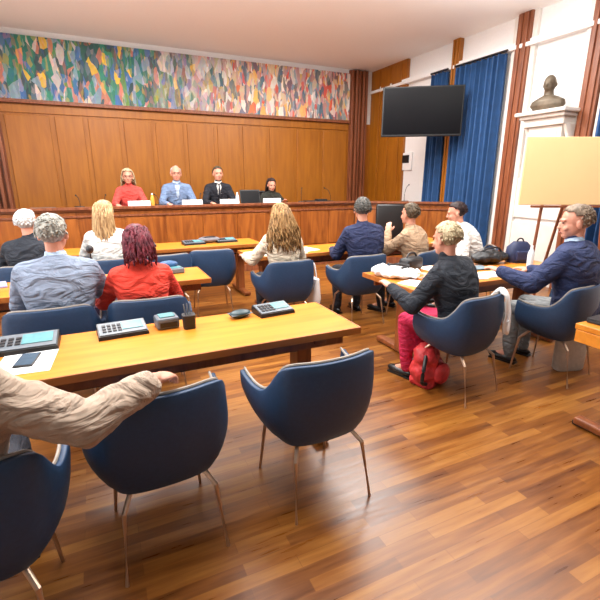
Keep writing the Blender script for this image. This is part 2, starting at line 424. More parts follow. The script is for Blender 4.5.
# ---------------------------------------------------------------- tables
def table(x0, x1, y0, y1, label, group='long wooden meeting tables', apron=.0, legs=(.32,)):
    t = thing('meeting_table', label, 'table', ((x0 + x1) / 2, (y0 + y1) / 2, 0), 0, group)
    w = x1 - x0; d = y1 - y0
    MB().box((0, 0, .7225), (w, d, .035), bev=.004).build('table_top', M['table'], t)
    MB().box((0, -d / 2 + .004, .7205), (w, .012, .043), bev=.003).box((w / 2 - .004, 0, .7205), (.012, d, .043), bev=.003).box((-w / 2 + .004, 0, .7205), (.012, d, .043), bev=.003).build('edge_band', M['tedge'], t)
    MB().box((0, -d / 2 + .09, .665), (w - .16, .03, .08), bev=.003).box((0, d / 2 - .09, .665), (w - .16, .03, .08), bev=.003).build('apron', M['tleg'], t)
    MB().box((0, .02, .6), (w - .7, d - .24, .015), bev=.003).build('document_shelf', M['dark'], t)
    n = max(2, round(w / 2.2) + 1)
    for k in range(n):
        x = -w / 2 + .25 + (w - .5) * k / (n - 1)
        lg = MB().box((x, .03, .37), (.10, .14, .64), bev=.01).build('leg', M['tleg'], t)
        MB().box((x, 0, .035), (.09, d + .02, .05), bev=.012).build('foot', M['tleg'], lg)
        MB().box((x, 0, .675), (.08, d - .1, .05), bev=.008).build('crossbar', M['tleg'], lg)
    return t
table(-1.9, 1.365, 2.05, 2.66, 'longest honey wood table in front, nearest the empty foreground chair')
table(-1.9, .86, 3.75, 4.34, 'honey wood table in front of the grey suit man and red jacket woman')
table(-1.9, 2.05, 5.62, 6.25, 'honey wood table in the last row, in front of the podium')
table(1.55, 4.6, 4.58, 5.2, 'wooden table in front of the curly haired woman, middle of the room')
table(2.24, 4.3, 2.6, 3.38, 'wooden table with bags and papers in front of the blonde woman')
t = thing('meeting_table', 'corner of a pale wood table cut off at the right edge', 'table', (3.35, 1.24, 0), 0, 'long wooden meeting tables')
MB().box((0, 0, .7225), (1.46, .62, .035), bev=.004).build('table_top', M['table'], t)
MB().box((-.722, 0, .664), (.02, .60, .078), bev=.003).box((0, .3, .664), (1.42, .02, .078), bev=.003).box((0, -.3, .664), (1.42, .02, .078), bev=.003).build('edge_band', M['table'], t)
lg = MB().box((-.56, 0, .37), (.08, .14, .66), bev=.01).build('leg', M['tleg'], t)
MB().box((-.56, 0, .035), (.08, .58, .05), bev=.012).build('foot', M['tleg'], lg)
MB().box((-.56, .27, .015), (.06, .06, .03), bev=.006).build('foot_pad', M['black'], lg)
lg = MB().box((.5, 0, .37), (.08, .14, .66), bev=.01).build('leg', M['tleg'], t)
MB().box((.5, 0, .035), (.08, .58, .05), bev=.012).build('foot', M['tleg'], lg)

# ---------------------------------------------------------------- chairs
def make_chair():
    t = thing('tub_chair', 'empty navy tub chair standing alone in the foreground aisle', 'chair', (0, 0, 0))
    half = [(-.295, .205, .655), (-.292, .15, .638), (-.286, .06, .628), (-.272, -.03, .64), (-.255, -.09, .70), (-.235, -.135, .775), (-.20, -.17, .80), (-.10, -.20, .803), (0, -.208, .803)]
    bot = [(-.205, .19, .43), (-.21, .12, .415), (-.21, .04, .40), (-.205, -.03, .39), (-.19, -.09, .385), (-.17, -.125, .385), (-.13, -.145, .385), (-.06, -.155, .385), (0, -.157, .385)]
    full = lambda h: h + [(-x, y, z) for x, y, z in h[-2::-1]]
    rim = spline(full(half), 4); low = spline(full(bot), 4)
    bb = MB(); rows = []; NS = 9
    for r_, l_ in zip(rim, low):
        row = []
        for j in range(NS + 1):
            s_ = j / NS
            v = l_.lerp(r_, s_)
            out = Vector((v.x, v.y - .05, 0)); out = out.normalized() if out.length > 1e-5 else Vector((0, -1, 0))
            v += out * (.035 * math.sin(PI * s_ ** .8))
            row.append(bb.b.verts.new(v))
        rows.append(row)
    for i in range(len(rows) - 1):
        for j in range(NS): bb.b.faces.new((rows[i][j], rows[i][j + 1], rows[i + 1][j + 1], rows[i + 1][j]))
    # under-shell
    cv = bb.b.verts.new((0, .03, .375))
    for i in range(len(rows) - 1): bb.b.faces.new((rows[i][0], rows[i + 1][0], cv))
    bb.b.faces.new((rows[-1][0], rows[0][0], cv))
    bb.build('shell', M['chair'], t, True, 0, [('SOLIDIFY', dict(thickness=.028, offset=1)), ('BEVEL', dict(width=.006, segments=2))])
    MB().tube([p + Vector((0, 0, .004)) for p in rim], .007, 6).build('rim_piping', M['piping'], t, True)
    MB().box((0, .045, .445), (.40, .38, .075), bev=.028).build('seat', M['chair'], t, True, 60)
    MB().box((0, .02, .37), (.3, .3, .02), bev=.005).build('seat_frame', M['dark'], t)
    for sx in (-1, 1):
        for sy in (-1, 1):
            MB().tube([(sx * .14, .02 + sy * .12, .375), (sx * .19, sy * .19 + .01, .30), (sx * .215, sy * .235, .0)], [.012, .011, .008], 8).build('leg', M['chrome'], t, True)
    return t
chair0 = make_chair(); chair0.location = (.9, 1.77, 0); chair0.rotation_euler = (0, 0, R(2))
G = 'navy tub chairs of the meeting room'; chair0['group'] = G
def chair(x, y, rz, label): return dup(chair0, (x, y, 0), R(rz), label, G)
chair(.135, 1.77, 3, 'navy tub chair with a hand in a beige sleeve resting on its back')
chair(-.52, 1.53, 2, 'navy tub chair at the lower left corner under the beige jacket person')
chair(-.36, 3.22, 0, 'navy tub chair under the man in the light grey suit')
chair(.26, 3.2, -4, 'navy tub chair under the woman in the red jacket')
chair(1.73, 4.08, 0, 'blue tub chair under the woman with long curly hair')
chair(2.62, 4.03, 0, 'blue tub chair under the man in the navy jacket, mid room')
chair(2.42, 2.27, 12, 'blue tub chair under the blonde woman, white scarf over its back')
chair(3.38, 2.15, 12, 'navy tub chair under the man in the dark blue suit at right')
chair(-.68, 4.92, 0, 'navy tub chair under the white haired man in black')
chair(.06, 4.95, 0, 'navy tub chair under the blonde woman in the white jacket')
chair(.62, 4.98, 8, 'empty navy tub chair just behind the woman in red, last row')
chair(1.18, 5.12, -6, 'empty navy tub chair left of the curly haired woman, last row')
chair(3.38, 3.98, 26, 'tub chair under the brown haired person in a beige jacket')
chair(4.22, 3.84, 50, 'tub chair under the dark haired person in a white shirt')
t = thing('office_chair', 'black high backed office chair in front of the angled podium wing', 'chair', (4.42, 6.0, 0), R(-25))
MB().box((0, 0, .46), (.48, .48, .08), bev=.03).build('seat', M['bezel'], t, True, 60)
MB().box((0, -.24, .88), (.46, .07, .68), bev=.03).build('backrest', M['bezel'], t, True, 60)
MB().tube([(0, 0, .42), (0, 0, .08)], .03).build('column', M['dark'], t, True)
for k in range(5): MB().tube([(0, 0, .1), (.28 * math.cos(k * 1.2566), .28 * math.sin(k * 1.2566), .05)], .018, 8).ell((.28 * math.cos(k * 1.2566), .28 * math.sin(k * 1.2566), .028), (.028,) * 3).build('leg', M['dark'], t, True)
for sx in (-.26, .26): MB().tube([(sx, -.2, .5), (sx, -.15, .68), (sx, .12, .68)], .016, 8).build('armrest', M['bezel'], t, True)

# ---------------------------------------------------------------- people
def frame(d, hint=Vector((0, 1, 0))):
    d = d.normalized(); s_ = d.cross(hint)
    if s_.length < 1e-4: s_ = Vector((1, 0, 0))
    s_.normalize(); u = s_.cross(d)
    return Matrix((-s_, u, d)).transposed()      # columns: side, front, axis
def ik(a, c, l1, l2, pole):
    a = Vector(a); c = Vector(c); d = c - a; L = min(d.length, (l1 + l2) * .999)
    d.normalize(); c = a + d * L
    x = (l1 * l1 - l2 * l2 + L * L) / (2 * L); h = math.sqrt(max(0, l1 * l1 - x * x))
    p = Vector(pole); p = (p - d * p.dot(d)).normalized()
    return a + d * x + p * h, c
def hand(bb, wrist, direc, palm_dn, side, s=1.0, curl=.5):
    """side=+1 right hand; fingers curl toward palm_dn"""
    y = Vector(direc).normalized(); z = Vector(palm_dn); z = -(z - y * z.dot(y)).normalized(); x = y.cross(z)
    W = lambda a, b_, c: Vector(wrist) + (x * a + y * b_ + z * c) * s
    Fm = Matrix((x, y, z)).transposed()
    bb.ell(W(0, .045, 0), (.042 * s, .055 * s, .017 * s), Fm, 14)
    bb.bone(W(0, -.01, 0), W(0, .04, 0), .026 * s, .022 * s, 10, 3)
    for i, (fx, ln) in enumerate(((-.03, .066), (-.01, .074), (.011, .070), (.031, .056))):
        fx *= side; r_ = .0092 * s
        a = W(fx * .8, .07, 0); p = a; ang = -.1
        pts = [W(fx * .5, .04, 0), a]
        for k, fr in enumerate((.42, .33, .25)):
            ang += curl * (.5 + .25 * k) * (1 + .12 * i)
            p = p + (y * math.cos(ang) - z * math.sin(ang) + x * fx * 1.5) * ln * fr * s
            pts.append(p.copy())
        bb.tube(pts, [r_ * 1.05, r_ * 1.05, r_, r_ * .92, r_ * .75], 8)
        bb.ell(pts[-1], (r_ * .8,) * 3, None, 8)
    pts = [W(-.018 * side, .015, -.003), W(-.046 * side, .04, -.012), W(-.06 * side, .065, -.022), W(-.058 * side, .085, -.034)]
    bb.tube(pts, [.014 * s, .013 * s, .011 * s, .008 * s], 8); bb.ell(pts[-1], (.008 * s,) * 3, None, 8)

def person(name_label, loc, rz, top, trousers, hairc, hair='short', lean=8, sl=0, s=1.0, zs=.48, hy=0, hp=0, wide=1.0,
           hands=None, poles=None, skin='skin', collar=None, vox=.009, tvox=.011, off=(0, 0), hoff=(0, 0, 0), folds=.012, glasses=False, legs=True, shoulder_roll=0, tie=None, skirt=False, hcurl=.35, puff=.006, bulk=0, cut=.96, hdirs=None, beard=False):
    """seated figure; local frame faces +Y, floor at z=0; zs = seat height"""
    t = thing('person', name_label, 'person', loc, R(rz))
    sk = M[skin]
    V = Vector
    hip = V((off[0], off[1] - .02, zs + .09 * s))
    ax = Euler((-R(lean), R(sl), 0)).to_matrix() @ V((0, 0, 1))
    ax2 = Euler((-R(lean + 8), R(sl), 0)).to_matrix() @ V((0, 0, 1))
    waist = hip + ax * .17 * s; chest = waist + ax * .17 * s; shl = chest + ax2 * .15 * s; neck = shl + ax2 * .06 * s
    hs = s * 1.1; hc = neck + Euler((-R(lean * .3 + 5), 0, 0)).to_matrix() @ V((0, 0, .142 * s)) + V(hoff)
    def torso(bb, g):
        g += bulk if g else 0
        f1 = frame(ax); f2 = frame(ax2); w = wide * s
        bb.loft([(hip - ax * .09 * s, .12 * w + g, .10 * s + g, f1), (hip, .165 * w + g, .125 * s + g, f1), (waist, .145 * w + g, .108 * s + g, f1), (waist + ax * .09 * s, .16 * w + g, .115 * s + g, f1),
                 (chest, .178 * w + g, .122 * s + g, f1), (chest + ax2 * .08 * s, .185 * w + g, .112 * s + g, f2), (shl, .155 * w + g, .088 * s + g, f2), (shl + ax2 * .035 * s, .105 * w + g, .07 * s + g, f2), (neck - ax2 * .005, .06 * s + g, .055 * s + g, f2)], 24, p=2.3)
    sh = {}; el = {}; wr = {}
    hands = hands or ((-.2, .42, .79), (.2, .42, .79))
    poles = poles or ((-.55, -.3, -.9), (.55, -.3, -.9))
    f2 = frame(ax2)
    for i, sd in enumerate((-1, 1)):
        sh[sd] = shl + f2 @ V((sd * .158 * s * wide, 0, -.045 * s))
        el[sd], wr[sd] = ik(sh[sd], hands[i], .285 * s, .255 * s, poles[i])
    def arms(bb, g, cut=1.0):
        g += puff if g else 0
        for sd in (-1, 1):
            bb.bone(neck - ax2 * .035 * s, sh[sd] + ax2 * .012, .05 * s, .046 * s + g)
            w_ = el[sd].lerp(wr[sd], cut)
            bb.bone(sh[sd], el[sd], .052 * s + g, .040 * s + g); bb.bone(el[sd], w_, .040 * s + g, (.027 * s + g if cut == 1 else .031 * s + g * .6), bulge=.003)
    # legs
    kn = {}; an = {}
    for sd in (-1, 1):
        a = hip + V((sd * .085 * s, .03, -.01)); kn[sd] = V((a.x + sd * .05, a.y + .40 * s, zs + .06)); an[sd] = V((kn[sd].x, kn[sd].y - .04, .09)) if loc[2] < .1 or True else None
    def lg(bb, g):
        for sd in (-1, 1):
            a = hip + V((sd * .085 * s, .03, -.01))
            bb.bone(a, kn[sd], .078 * s + g, .055 * s + g); bb.bone(kn[sd], an[sd], .054 * s + g, .036 * s + g, bulge=.006)
    # body
    hr = Euler((R(hp), 0, R(hy))).to_matrix()
    H = lambda x, y, z: hc + hr @ (V((x, y, z)) * hs)
    bb = MB(); torso(bb, 0); arms(bb, 0); lg(bb, 0)
    bb.bone(neck - ax2 * .04, H(0, -.02, -.05), .052 * s, .05 * s)
    E_ = lambda c, d, n=18: bb.ell(H(*c), tuple(v * hs for v in d), hr, n)
    E_((0, -.012, .03), (.074, .094, .086)); E_((0, .02, -.03), (.060, .070, .075)); E_((0, .052, -.078), (.034, .032, .026))
    E_((0, .086, -.012), (.012, .018, .026)); E_((0, .098, -.026), (.016, .014, .011)); E_((-.034, .066, -.03), (.022, .016, .018)); E_((.034, .066, -.03), (.022, .016, .018))
    E_((0, .076, .026), (.048, .014, .01)); E_((0, .08, -.058), (.022, .012, .007))
    for sd in (-1, 1): E_((sd * .075, -.005, -.008), (.010, .018, .030)); 
    for i, sd in enumerate((-1, 1)):
        d = (wr[sd] - el[sd]).normalized()
        if hdirs and hdirs[i]: d = V(hdirs[i])
        hand(bb, wr[sd] , d, (0, 0, -1), sd, s, hcurl)
        # feet stubs
        bb.bone(an[sd], an[sd] + V((0, .12, -.05)), .034 * s, .028 * s)
    body = bb.build('body', sk, t, True, 0, remesh(vox * .8, 2))
    for sd in (-1, 1): MB().ell(H(sd * .031, .083, .008), (.011 * s, .007 * s, .006 * s), hr, 10).build('eye', M['eye'], t, True, 0)
    MB().ell(H(0, .0905, -.058), (.021 * s, .006 * s, .006 * s), hr, 10).build('mouth', M['lips'], t, True, 0)
    # clothing
    bb = MB(); torso(bb, .013); arms(bb, .013, cut); bb.bone(shl + ax2 * .03, neck + ax2 * .012, .075 * s, .062 * s)
    tp = bb.build('jacket', top, t, True, 0, remesh(tvox, 6, (folds, .09)))
    if collar:
        MB().loft([(neck - ax2 * .02, .072 * s, .07 * s, f2), (neck + ax2 * .032, .061 * s, .062 * s, f2), (neck + ax2 * .033, .055 * s, .056 * s, f2)], 20, cap=False).build('collar', collar, t, True, 0)
        fr_ = f2 @ V((0, 1, 0)); 
        c0 = chest + ax2 * .05 * s + fr_ * .122 * s
        MB().loft([(shl + ax2 * .04 * s + fr_ * .055 * s, .05 * s, .03, f2), (shl + fr_ * .085 * s, .045 * s, .03, f2), (chest + ax2 * .04 + fr_ * .116 * s, .03 * s, .026, f2), (chest - ax2 * .08 + fr_ * .116 * s, .008 * s, .02, f2)], 12).build('shirt_front', collar, t, True, 0)
        if tie: MB().loft([(neck - ax2 * .01 + fr_ * .066 * s, .017, .012, f2), (shl + fr_ * .114 * s, .012, .012, f2), (chest + ax2 * .03 + fr_ * .144 * s, .024, .008, f2), (chest - ax2 * .06 + fr_ * .14 * s, .028, .008, f2)], 10).build('tie', tie, t, True, 0)
    bb = MB(); lg(bb, .012)
    if skirt:
        f0 = frame(V((0, 1, -.02)), V((0, 0, 1)))
        bb.loft([(hip + V((0, -.05, 0)), .17 * s, .11, f0), (hip + V((0, .15, -.02)), .19 * s, .11, f0), (V((hip.x, kn[1].y + .03, zs + .04)), .17 * s, .09, f0)], 20)
        bb.loft([(V((hip.x, kn[1].y - .02, zs + .05)), .18 * s, .09, None), (V((hip.x, kn[1].y - .04, .25)), .17 * s, .1, None)], 20)
    else: bb.ell(hip + V((0, 0, -.02)), (.17 * s * wide, .13 * s, .1 * s))
    bb.build('skirt' if skirt else 'trousers', trousers, t, True, 0, remesh(.013, 2, (folds * .7, .1)))
    for sd in (-1, 1):
        f = an[sd]; MB().ell(f + V((0, .06, -.052)), (.046, .135, .038), None, 16).box(f + V((0, .05, -.082)), (.08, .24, .016), bev=.006).build('shoe', M['shoe'], t, True)
    # hair
    rnd = random.Random(hash(round(loc[0] * 100)) & 0xffff)
    bb = MB()
    if hair == 'bald_crown': cov = .2
    r = bmesh.ops.create_uvsphere(bb.b, u_segments=40, v_segments=28, radius=1)
    kill = []
    vol = dict(short=1.06, thin=1.03, bob=1.17, long=1.12, curly=1.2, pony=1.07)[hair]
    for v in r['verts']:
        p = v.co.copy()
        low_ = {'short': -.82, 'thin': -.75, 'bob': -.8, 'long': -.7, 'curly': -.8, 'pony': -.5}[hair]
        face = p.y > .35 + (0 if p.z > .2 else .0) and p.z < .62 - .25 * abs(p.x)
        if p.z < low_ or face or (p.y > (.28 if hair in ('bob', 'long', 'curly') else -.05) and p.z < .12): kill.append(v); continue
        if hair == 'thin' and p.z > .6 and p.y > -.2: kill.append(v); continue
        n_ = noise.noise(p * (3.2 if hair in ('curly', 'short') else 2) + V((loc[0], loc[1], 0)))
        n2 = noise.noise(V((p.x * 9, p.y * 9, p.z * 2.5)) + V((loc[1], 0, 0)))
        k = vol + .07 * n_ + .05 * n2
        if hair in ('short', 'thin', 'pony') and p.z < -.1: k *= 1 - .38 * (-p.z - .1) ** 1.1
        w_ = 1 + (.12 if hair in ('bob', 'curly') and p.z < 0 else 0)
        v.co = H(p.x * .079 * k * w_, -.012 + p.y * .099 * k, .030 + p.z * .092 * k * ((1.18 if hair in ('bob', 'long', 'curly') else 1.25) if p.z < 0 else 1))
    bmesh.ops.delete(bb.b, geom=kill, context='VERTS')
    hm = bb.build('hair', hairc, t, True, 0, [('SOLIDIFY', dict(thickness=.016 * s, offset=-1)), ('SMOOTH', dict(iterations=2, factor=.5))])
    if hair in ('curly', 'long', 'bob', 'pony', 'short', 'thin'):
        bb = MB()
        n = dict(curly=150, long=110, bob=120, pony=60, short=150, thin=60)[hair]
        L = dict(curly=.33, long=.34, bob=.16, pony=.42, short=.035, thin=.03)[hair]
        for k in range(n):
            a = rnd.uniform(-PI * .93, -.07 * PI) if hair != 'pony' else rnd.uniform(-PI * .6, -PI * .4)
            zz = rnd.uniform(-.2, .8)
            if hair in ('short', 'thin'):
                a = rnd.uniform(-PI, 0) if zz < .5 else rnd.uniform(0, 2 * PI); zz = rnd.uniform(-.3, .97)
                if zz < .55 and math.sin(a) > -.0: continue
                if hair == 'thin' and zz > .55: continue
            rr = math.sqrt(max(0, 1 - zz * zz)); p = V((math.cos(a) * rr, math.sin(a) * rr, zz))
            k_ = vol * 1.0
            st = V((p.x * .079 * k_, -.012 + p.y * .099 * k_, .03 + p.z * .092 * k_)); pts = []; ph = rnd.uniform(0, 6.3); amp = .012 if hair == 'curly' else .004
            ll = L * rnd.uniform(.75, 1.1)
            for q in range(9 if L > .1 else 4):
                u = q / (8 if L > .1 else 3)
                if L > .1:
                    if hair == 'pony':
                        x = st.x * (1 - u) * .9 ; y = -.1 - .035 * math.sin(u * PI) + st.y * .2 * (1 - u); z_ = .03 - ll * u
                        pp = V((x + rnd.uniform(-.004, .004) + .02 * p.x, y, z_))
                    else:
                        spread = 1 + (.85 if hair == 'curly' else .2) * min(1, u * 1.6)
                        out = .012 * math.sin(min(1, u * 3) * PI / 2)
                        pp = V((st.x * spread * (1 + out * 8 * (1 - abs(p.x))), st.y * (1 + .25 * u) - .01, st.z - ll * u - (st.z + .04) * .25 * u))
                        rxy = math.hypot(pp.x, pp.y + .012)
                        if rxy < .085 and u > .1: f_ = .085 / max(rxy, .01); pp.x *= f_; pp.y *= f_
                    pp += V((math.cos(ph + u * 11), math.sin(ph + u * 11), 0)) * amp * u
                    pts.append(H(*pp))
                else:
                    tang = V((-p.z * p.x * .5, -.35 - p.y * .2, -.75 + .3 * p.z)) ; dd = st + (p * .10 + tang * .6) * ll * u * .9
                    pts.append(H(*dd))
            r0 = (.011 if L > .1 else .0075) * s
            bb.tube(pts, [r0 * (1 - .55 * abs(2 * q / (len(pts) - 1) - .7) / 1.3) for q in range(len(pts))], 6)
        bb.build('hair_strands', hairc, hm, True, 0)['kind'] = 'stuff'
    if glasses:
        bb = MB()
        for sd in (-1, 1):
            c = [H(sd * .032 + .024 * math.cos(a_), .102, .006 + .018 * math.sin(a_)) for a_ in [i * PI / 6 for i in range(13)]]
            bb.tube(c, .0022, 5)
            bb.tube([H(sd * .056, .1, .01), H(sd * .078, .0, .008)], .0022, 5)
        bb.tube([H(-.009, .104, .01), H(.009, .104, .01)], .002, 5)
        bb.build('glasses', M['black'], t)
    return t
def cloth(n, c, **k):
    m = plain(n, c, .85, var=.1, scale=25); t = m.node_tree; b = t.nodes['Principled BSDF']
    tc = t.nodes.new('ShaderNodeTexCoord'); nn = t.nodes.new('ShaderNodeTexNoise'); nn.inputs['Scale'].default_value = 5.5; nn.inputs['Detail'].default_value = 3; nn.inputs['Distortion'].default_value = 1.6
    mp = t.nodes.new('ShaderNodeMapping'); mp.inputs['Scale'].default_value = (1, 1, 2.2); mp.inputs['Rotation'].default_value = (0, .5, .3)
    t.links.new(tc.outputs['Object'], mp.inputs['Vector']); t.links.new(mp.outputs['Vector'], nn.inputs['Vector'])
    bp = t.nodes.new('ShaderNodeBump'); bp.inputs['Strength'].default_value = .9; bp.inputs['Distance'].default_value = .05
    t.links.new(nn.outputs['Fac'], bp.inputs['Height']); t.links.new(bp.outputs['Normal'], b.inputs['Normal'])
    return m
def hairm(n, c1, c2):
    m = wood(n, c1, c2, .55, (14, 14, 3), 3.5, .3); return m
C_ = dict(
    beige=cloth('beige_jacket_cloth', (176, 156, 138)), grey=cloth('light_grey_suit_cloth', (128, 140, 160)), redj=cloth('red_orange_jacket_cloth', (214, 58, 40)),
    black=cloth('black_jacket_cloth', (26, 32, 42)), cream=cloth('white_jacket_cloth', (212, 216, 212)), creamtop=cloth('cream_top_cloth', (214, 200, 176)),
    navyj=cloth('navy_jacket_cloth', (26, 36, 72)), suit=cloth('dark_blue_suit_cloth', (36, 48, 86)), sand=cloth('sand_jacket_cloth', (168, 140, 112)),
    whites=cloth('white_shirt_cloth', (226, 224, 218)), magenta=cloth('magenta_cloth', (190, 30, 74)), jean=cloth('dark_trousers_cloth', (34, 36, 46)),
    pinkred=cloth('coral_jacket_cloth', (204, 74, 66)), bluegrey=cloth('blue_grey_jacket_cloth', (112, 134, 168)), dsuit=cloth('black_suit_cloth', (24, 26, 36)),
    olive=cloth('black_green_top_cloth', (38, 40, 32)), blues=cloth('pale_blue_shirt_cloth', (176, 198, 222)), greyt=cloth('grey_trousers_cloth', (120, 122, 122)))
Hh = dict(
    white=hairm('white_hair', (168, 172, 172), (222, 224, 222)), grey=hairm('grey_hair', (104, 104, 98), (176, 174, 164)), blond=hairm('blonde_hair', (120, 88, 54), (206, 176, 128)),
    wine=hairm('dark_red_hair', (62, 20, 30), (122, 42, 56)), curly=hairm('light_brown_hair', (96, 66, 36), (176, 138, 88)), dkgrey=hairm('dark_grey_hair', (52, 52, 52), (100, 98, 92)),
    brown=hairm('brown_hair', (52, 42, 32), (98, 82, 62)), dark=hairm('very_dark_brown_hair', (26, 16, 16), (54, 34, 34)), ash=hairm('ash_blonde_hair', (128, 112, 84), (212, 196, 160)), sandy=hairm('grey_brown_hair', (92, 78, 64), (146, 128, 110)))

def L2(loc, rz, w):  # world point into a figure's own frame
    v = Matrix.Rotation(-R(rz), 3, 'Z') @ (Vector(w) - Vector(loc)); return tuple(v)

# foreground: beige sleeve over the neighbouring chair's back
fl = (-.56, 1.50, 0)
person('person in a beige jacket cut off at the left, arm laid over a chair back', fl, 4, C_['beige'], C_['jean'], Hh['grey'], 'short', lean=-12, s=1.05, zs=.44, wide=1.1, bulk=.015,
       hands=(L2(fl, 4, (-.85, 1.95, .78)), L2(fl, 4, (.115, 1.52, .89))), poles=((-1, -.3, -.8), (.2, -.6, -.9)), vox=.006, tvox=.008, folds=.03, hcurl=.5, puff=.022, cut=.84,
       hdirs=(None, L2((0, 0, 0), 4, (.62, .75, -.2))))
person('man with grey hair in a light grey suit seen from behind', (-.30, 3.22, 0), -4, C_['grey'], C_['greyt'], Hh['grey'], 'short', lean=6, s=1.03, wide=1.18, hy=-8, collar=C_['blues'], zs=.45, puff=.012, bulk=.008)
person('woman with dark red bobbed hair in a bright red jacket', (.23, 3.16, 0), 2, C_['redj'], C_['jean'], Hh['wine'], 'bob', lean=12, s=.94, wide=1.06, hy=6, hp=-10, zs=.44)
person('man with white hair in a black jacket at the far left', (-.66, 4.9, 0), -4, C_['black'], C_['jean'], Hh['white'], 'short', lean=10, s=1.0, wide=1.15, hy=-25, zs=.42)
person('blonde woman with long hair in a white jacket, third row', (.06, 4.93, 0), 0, C_['cream'], C_['jean'], Hh['blond'], 'long', lean=5, s=1.0, hy=-20)
person('woman with long curly light brown hair seated at mid room', (1.71, 4.05, 0), 0, C_['creamtop'], C_['jean'], Hh['curly'], 'curly', lean=9, s=.97, hp=-8, hands=((-.3, .42, .79), (.25, .42, .79)))
person('man with dark grey hair in a navy jacket at mid room', (2.70, 4.03, 0), -2, C_['navyj'], C_['jean'], Hh['dkgrey'], 'short', lean=8, s=1.03, wide=1.15, hy=-22, puff=.012, bulk=.01)
person('person with brown hair in a sand coloured jacket beside the navy jacket man', (3.38, 3.96, 0), 26, C_['sand'], C_['jean'], Hh['brown'], 'short', lean=10, s=1.0, hy=-14, wide=1.15, zs=.44, bulk=.01, puff=.01, hands=((-.10, .34, 1.0), (.2, .42, .8)))
person('person with very dark hair hunched forward in a white shirt', (4.22, 3.84, 0), 52, C_['whites'], C_['jean'], Hh['dark'], 'short', lean=26, s=1.02, wide=1.15, hp=-10, bulk=.02, puff=.015)
person('woman with short ash blonde hair, black jacket and magenta skirt', (2.41, 2.28, 0), 14, C_['black'], C_['magenta'], Hh['ash'], 'short', lean=12, sl=-7, s=.97, wide=1.12, hy=-4, hp=-8, zs=.44, bulk=.01, puff=.012, skirt=True,
       hands=((-.34, .40, .80), (.22, .42, .80)))
person('large man in a dark blue suit facing left at the right edge', (3.47, 2.10, 0), 14, C_['suit'], C_['greyt'], Hh['sandy'], 'short', lean=6, s=1.06, wide=1.3, hy=36, hp=-6, zs=.45, bulk=.02, puff=.022, collar=C_['blues'], vox=.007,
       hands=((-.36, .46, .86), (.2, .46, .80)))
pl = .4
for args in (
    ('woman with blonde hair and glasses in a coral red jacket behind the podium', .53, C_['pinkred'], Hh['ash'], 'bob', dict(glasses=True, s=.97, hoff=(0, .02, 0))),
    ('man with grey hair in a blue grey jacket behind the podium', 1.33, C_['bluegrey'], Hh['white'], 'thin', dict(glasses=True, collar=C_['blues'], wide=1.15, s=1.04)),
    ('man with dark hair and tie in a black suit behind the podium', 2.08, C_['dsuit'], Hh['brown'], 'short', dict(collar=C_['whites'], tie=C_['jean'], wide=1.1, s=1.04)),
    ('woman with dark wavy hair bending over the podium laptop', 3.1, C_['olive'], Hh['dark'], 'long', dict(lean=20, s=.93, hp=-12))):
    lb, x, tpc, hc_, ht, kw = args
    d = dict(lean=8); d.update(kw)
    person(lb, (x, 8.12, pl), 180 - 4, tpc, C_['jean'], hc_, ht, hands=((-.2, .44, .8), (.2, .44, .8)), hy=0, zs=.50 if x < 3 else .42, **d)
# podium chairs
def podium_chair():
    t = thing('podium_chair', 'podium chair', 'chair', (0, 0, 0), 0, 'chairs behind the podium')
    MB().box((0, 0, .44), (.46, .46, .07), bev=.02).build('seat', M['bezel'], t)
    MB().box((0, -.22, .74), (.44, .05, .50), bev=.02).build('backrest', M['bezel'], t)
    for sx in (-1, 1):
        for sy in (-1, 1): MB().tube([(sx * .2, sy * .2, .42), (sx * .21, sy * .21, 0)], .012, 8).build('leg', M['dark'], t, True)
    return t
pc = podium_chair(); xs = [(.53, 'coral jacket woman'), (1.33, 'blue grey jacket man'), (2.08, 'black suit man'), (3.1, 'dark wavy haired woman')]
for i, (x, w_) in enumerate(xs):
    lb = 'black upright chair under the %s behind the podium' % w_
    if i == 0: pc.location = (x, 8.14, pl); pc.rotation_euler = (0, 0, PI); pc['label'] = lb
    else: dup(pc, (x, 8.14, pl), PI, lb)

# ---------------------------------------------------------------- things on the podium
ZT = 1.165
def nameplate(x, label):
    t = MB().poly([(-.17, -.035), (.17, -.035), (.17, .035), (-.17, .035)], 0, .002)
    t.box((0, -.018, .055), (.34, .003, .11), rx=R(-18)).box((0, .018, .055), (.34, .003, .11), rx=R(18))
    o = t.build('nameplate', M['white']); o.location = (x, 7.48, ZT); return tag(o, label, 'nameplate', 'white nameplates on the podium')
nameplate(.62, 'white nameplate in front of the coral jacket woman')
nameplate(1.47, 'white nameplate in front of the blue grey jacket man')
nameplate(2.12, 'white nameplate in front of the black suit man')
nameplate(2.92, 'white nameplate in front of the dark wavy haired woman')
t = thing('laptop', 'black open laptop on the podium between two seated people', 'laptop', (2.58, 7.55, ZT), PI)
MB().box((0, .0, .01), (.38, .26, .018), bev=.004).build('keyboard_base', M['bezel'], t)
MB().box((0, -.17, .13), (.38, .012, .26), rx=R(15), bev=.004).build('lid', M['bezel'], t)
MB().box((0, -.160, .13), (.35, .004, .22), rx=R(15)).build('display', M['screen'], t)
def bottle(name, loc, mat, label, cat, capm='white'):
    t = thing(name, label, cat, loc)
    MB().loft([((0, 0, 0), .03, .03, None), ((0, 0, .14), .032, .032, None), ((0, 0, .17), .024, .024, None), ((0, 0, .2), .012, .012, None)], 16).build('bottle_body', mat, t, True)
    MB().loft([((0, 0, .2), .014, .014, None), ((0, 0, .225), .014, .014, None)], 12).build('cap', M[capm], t, True)
bottle('drink_bottle', (.83, 7.5, ZT), M['amber'], 'amber drink bottle on the podium right of the coral jacket woman', 'bottle')
bottle('water_bottle', (2.27, 7.5, ZT), M['glass'], 'clear water bottle on the podium beside the black suit man', 'bottle')
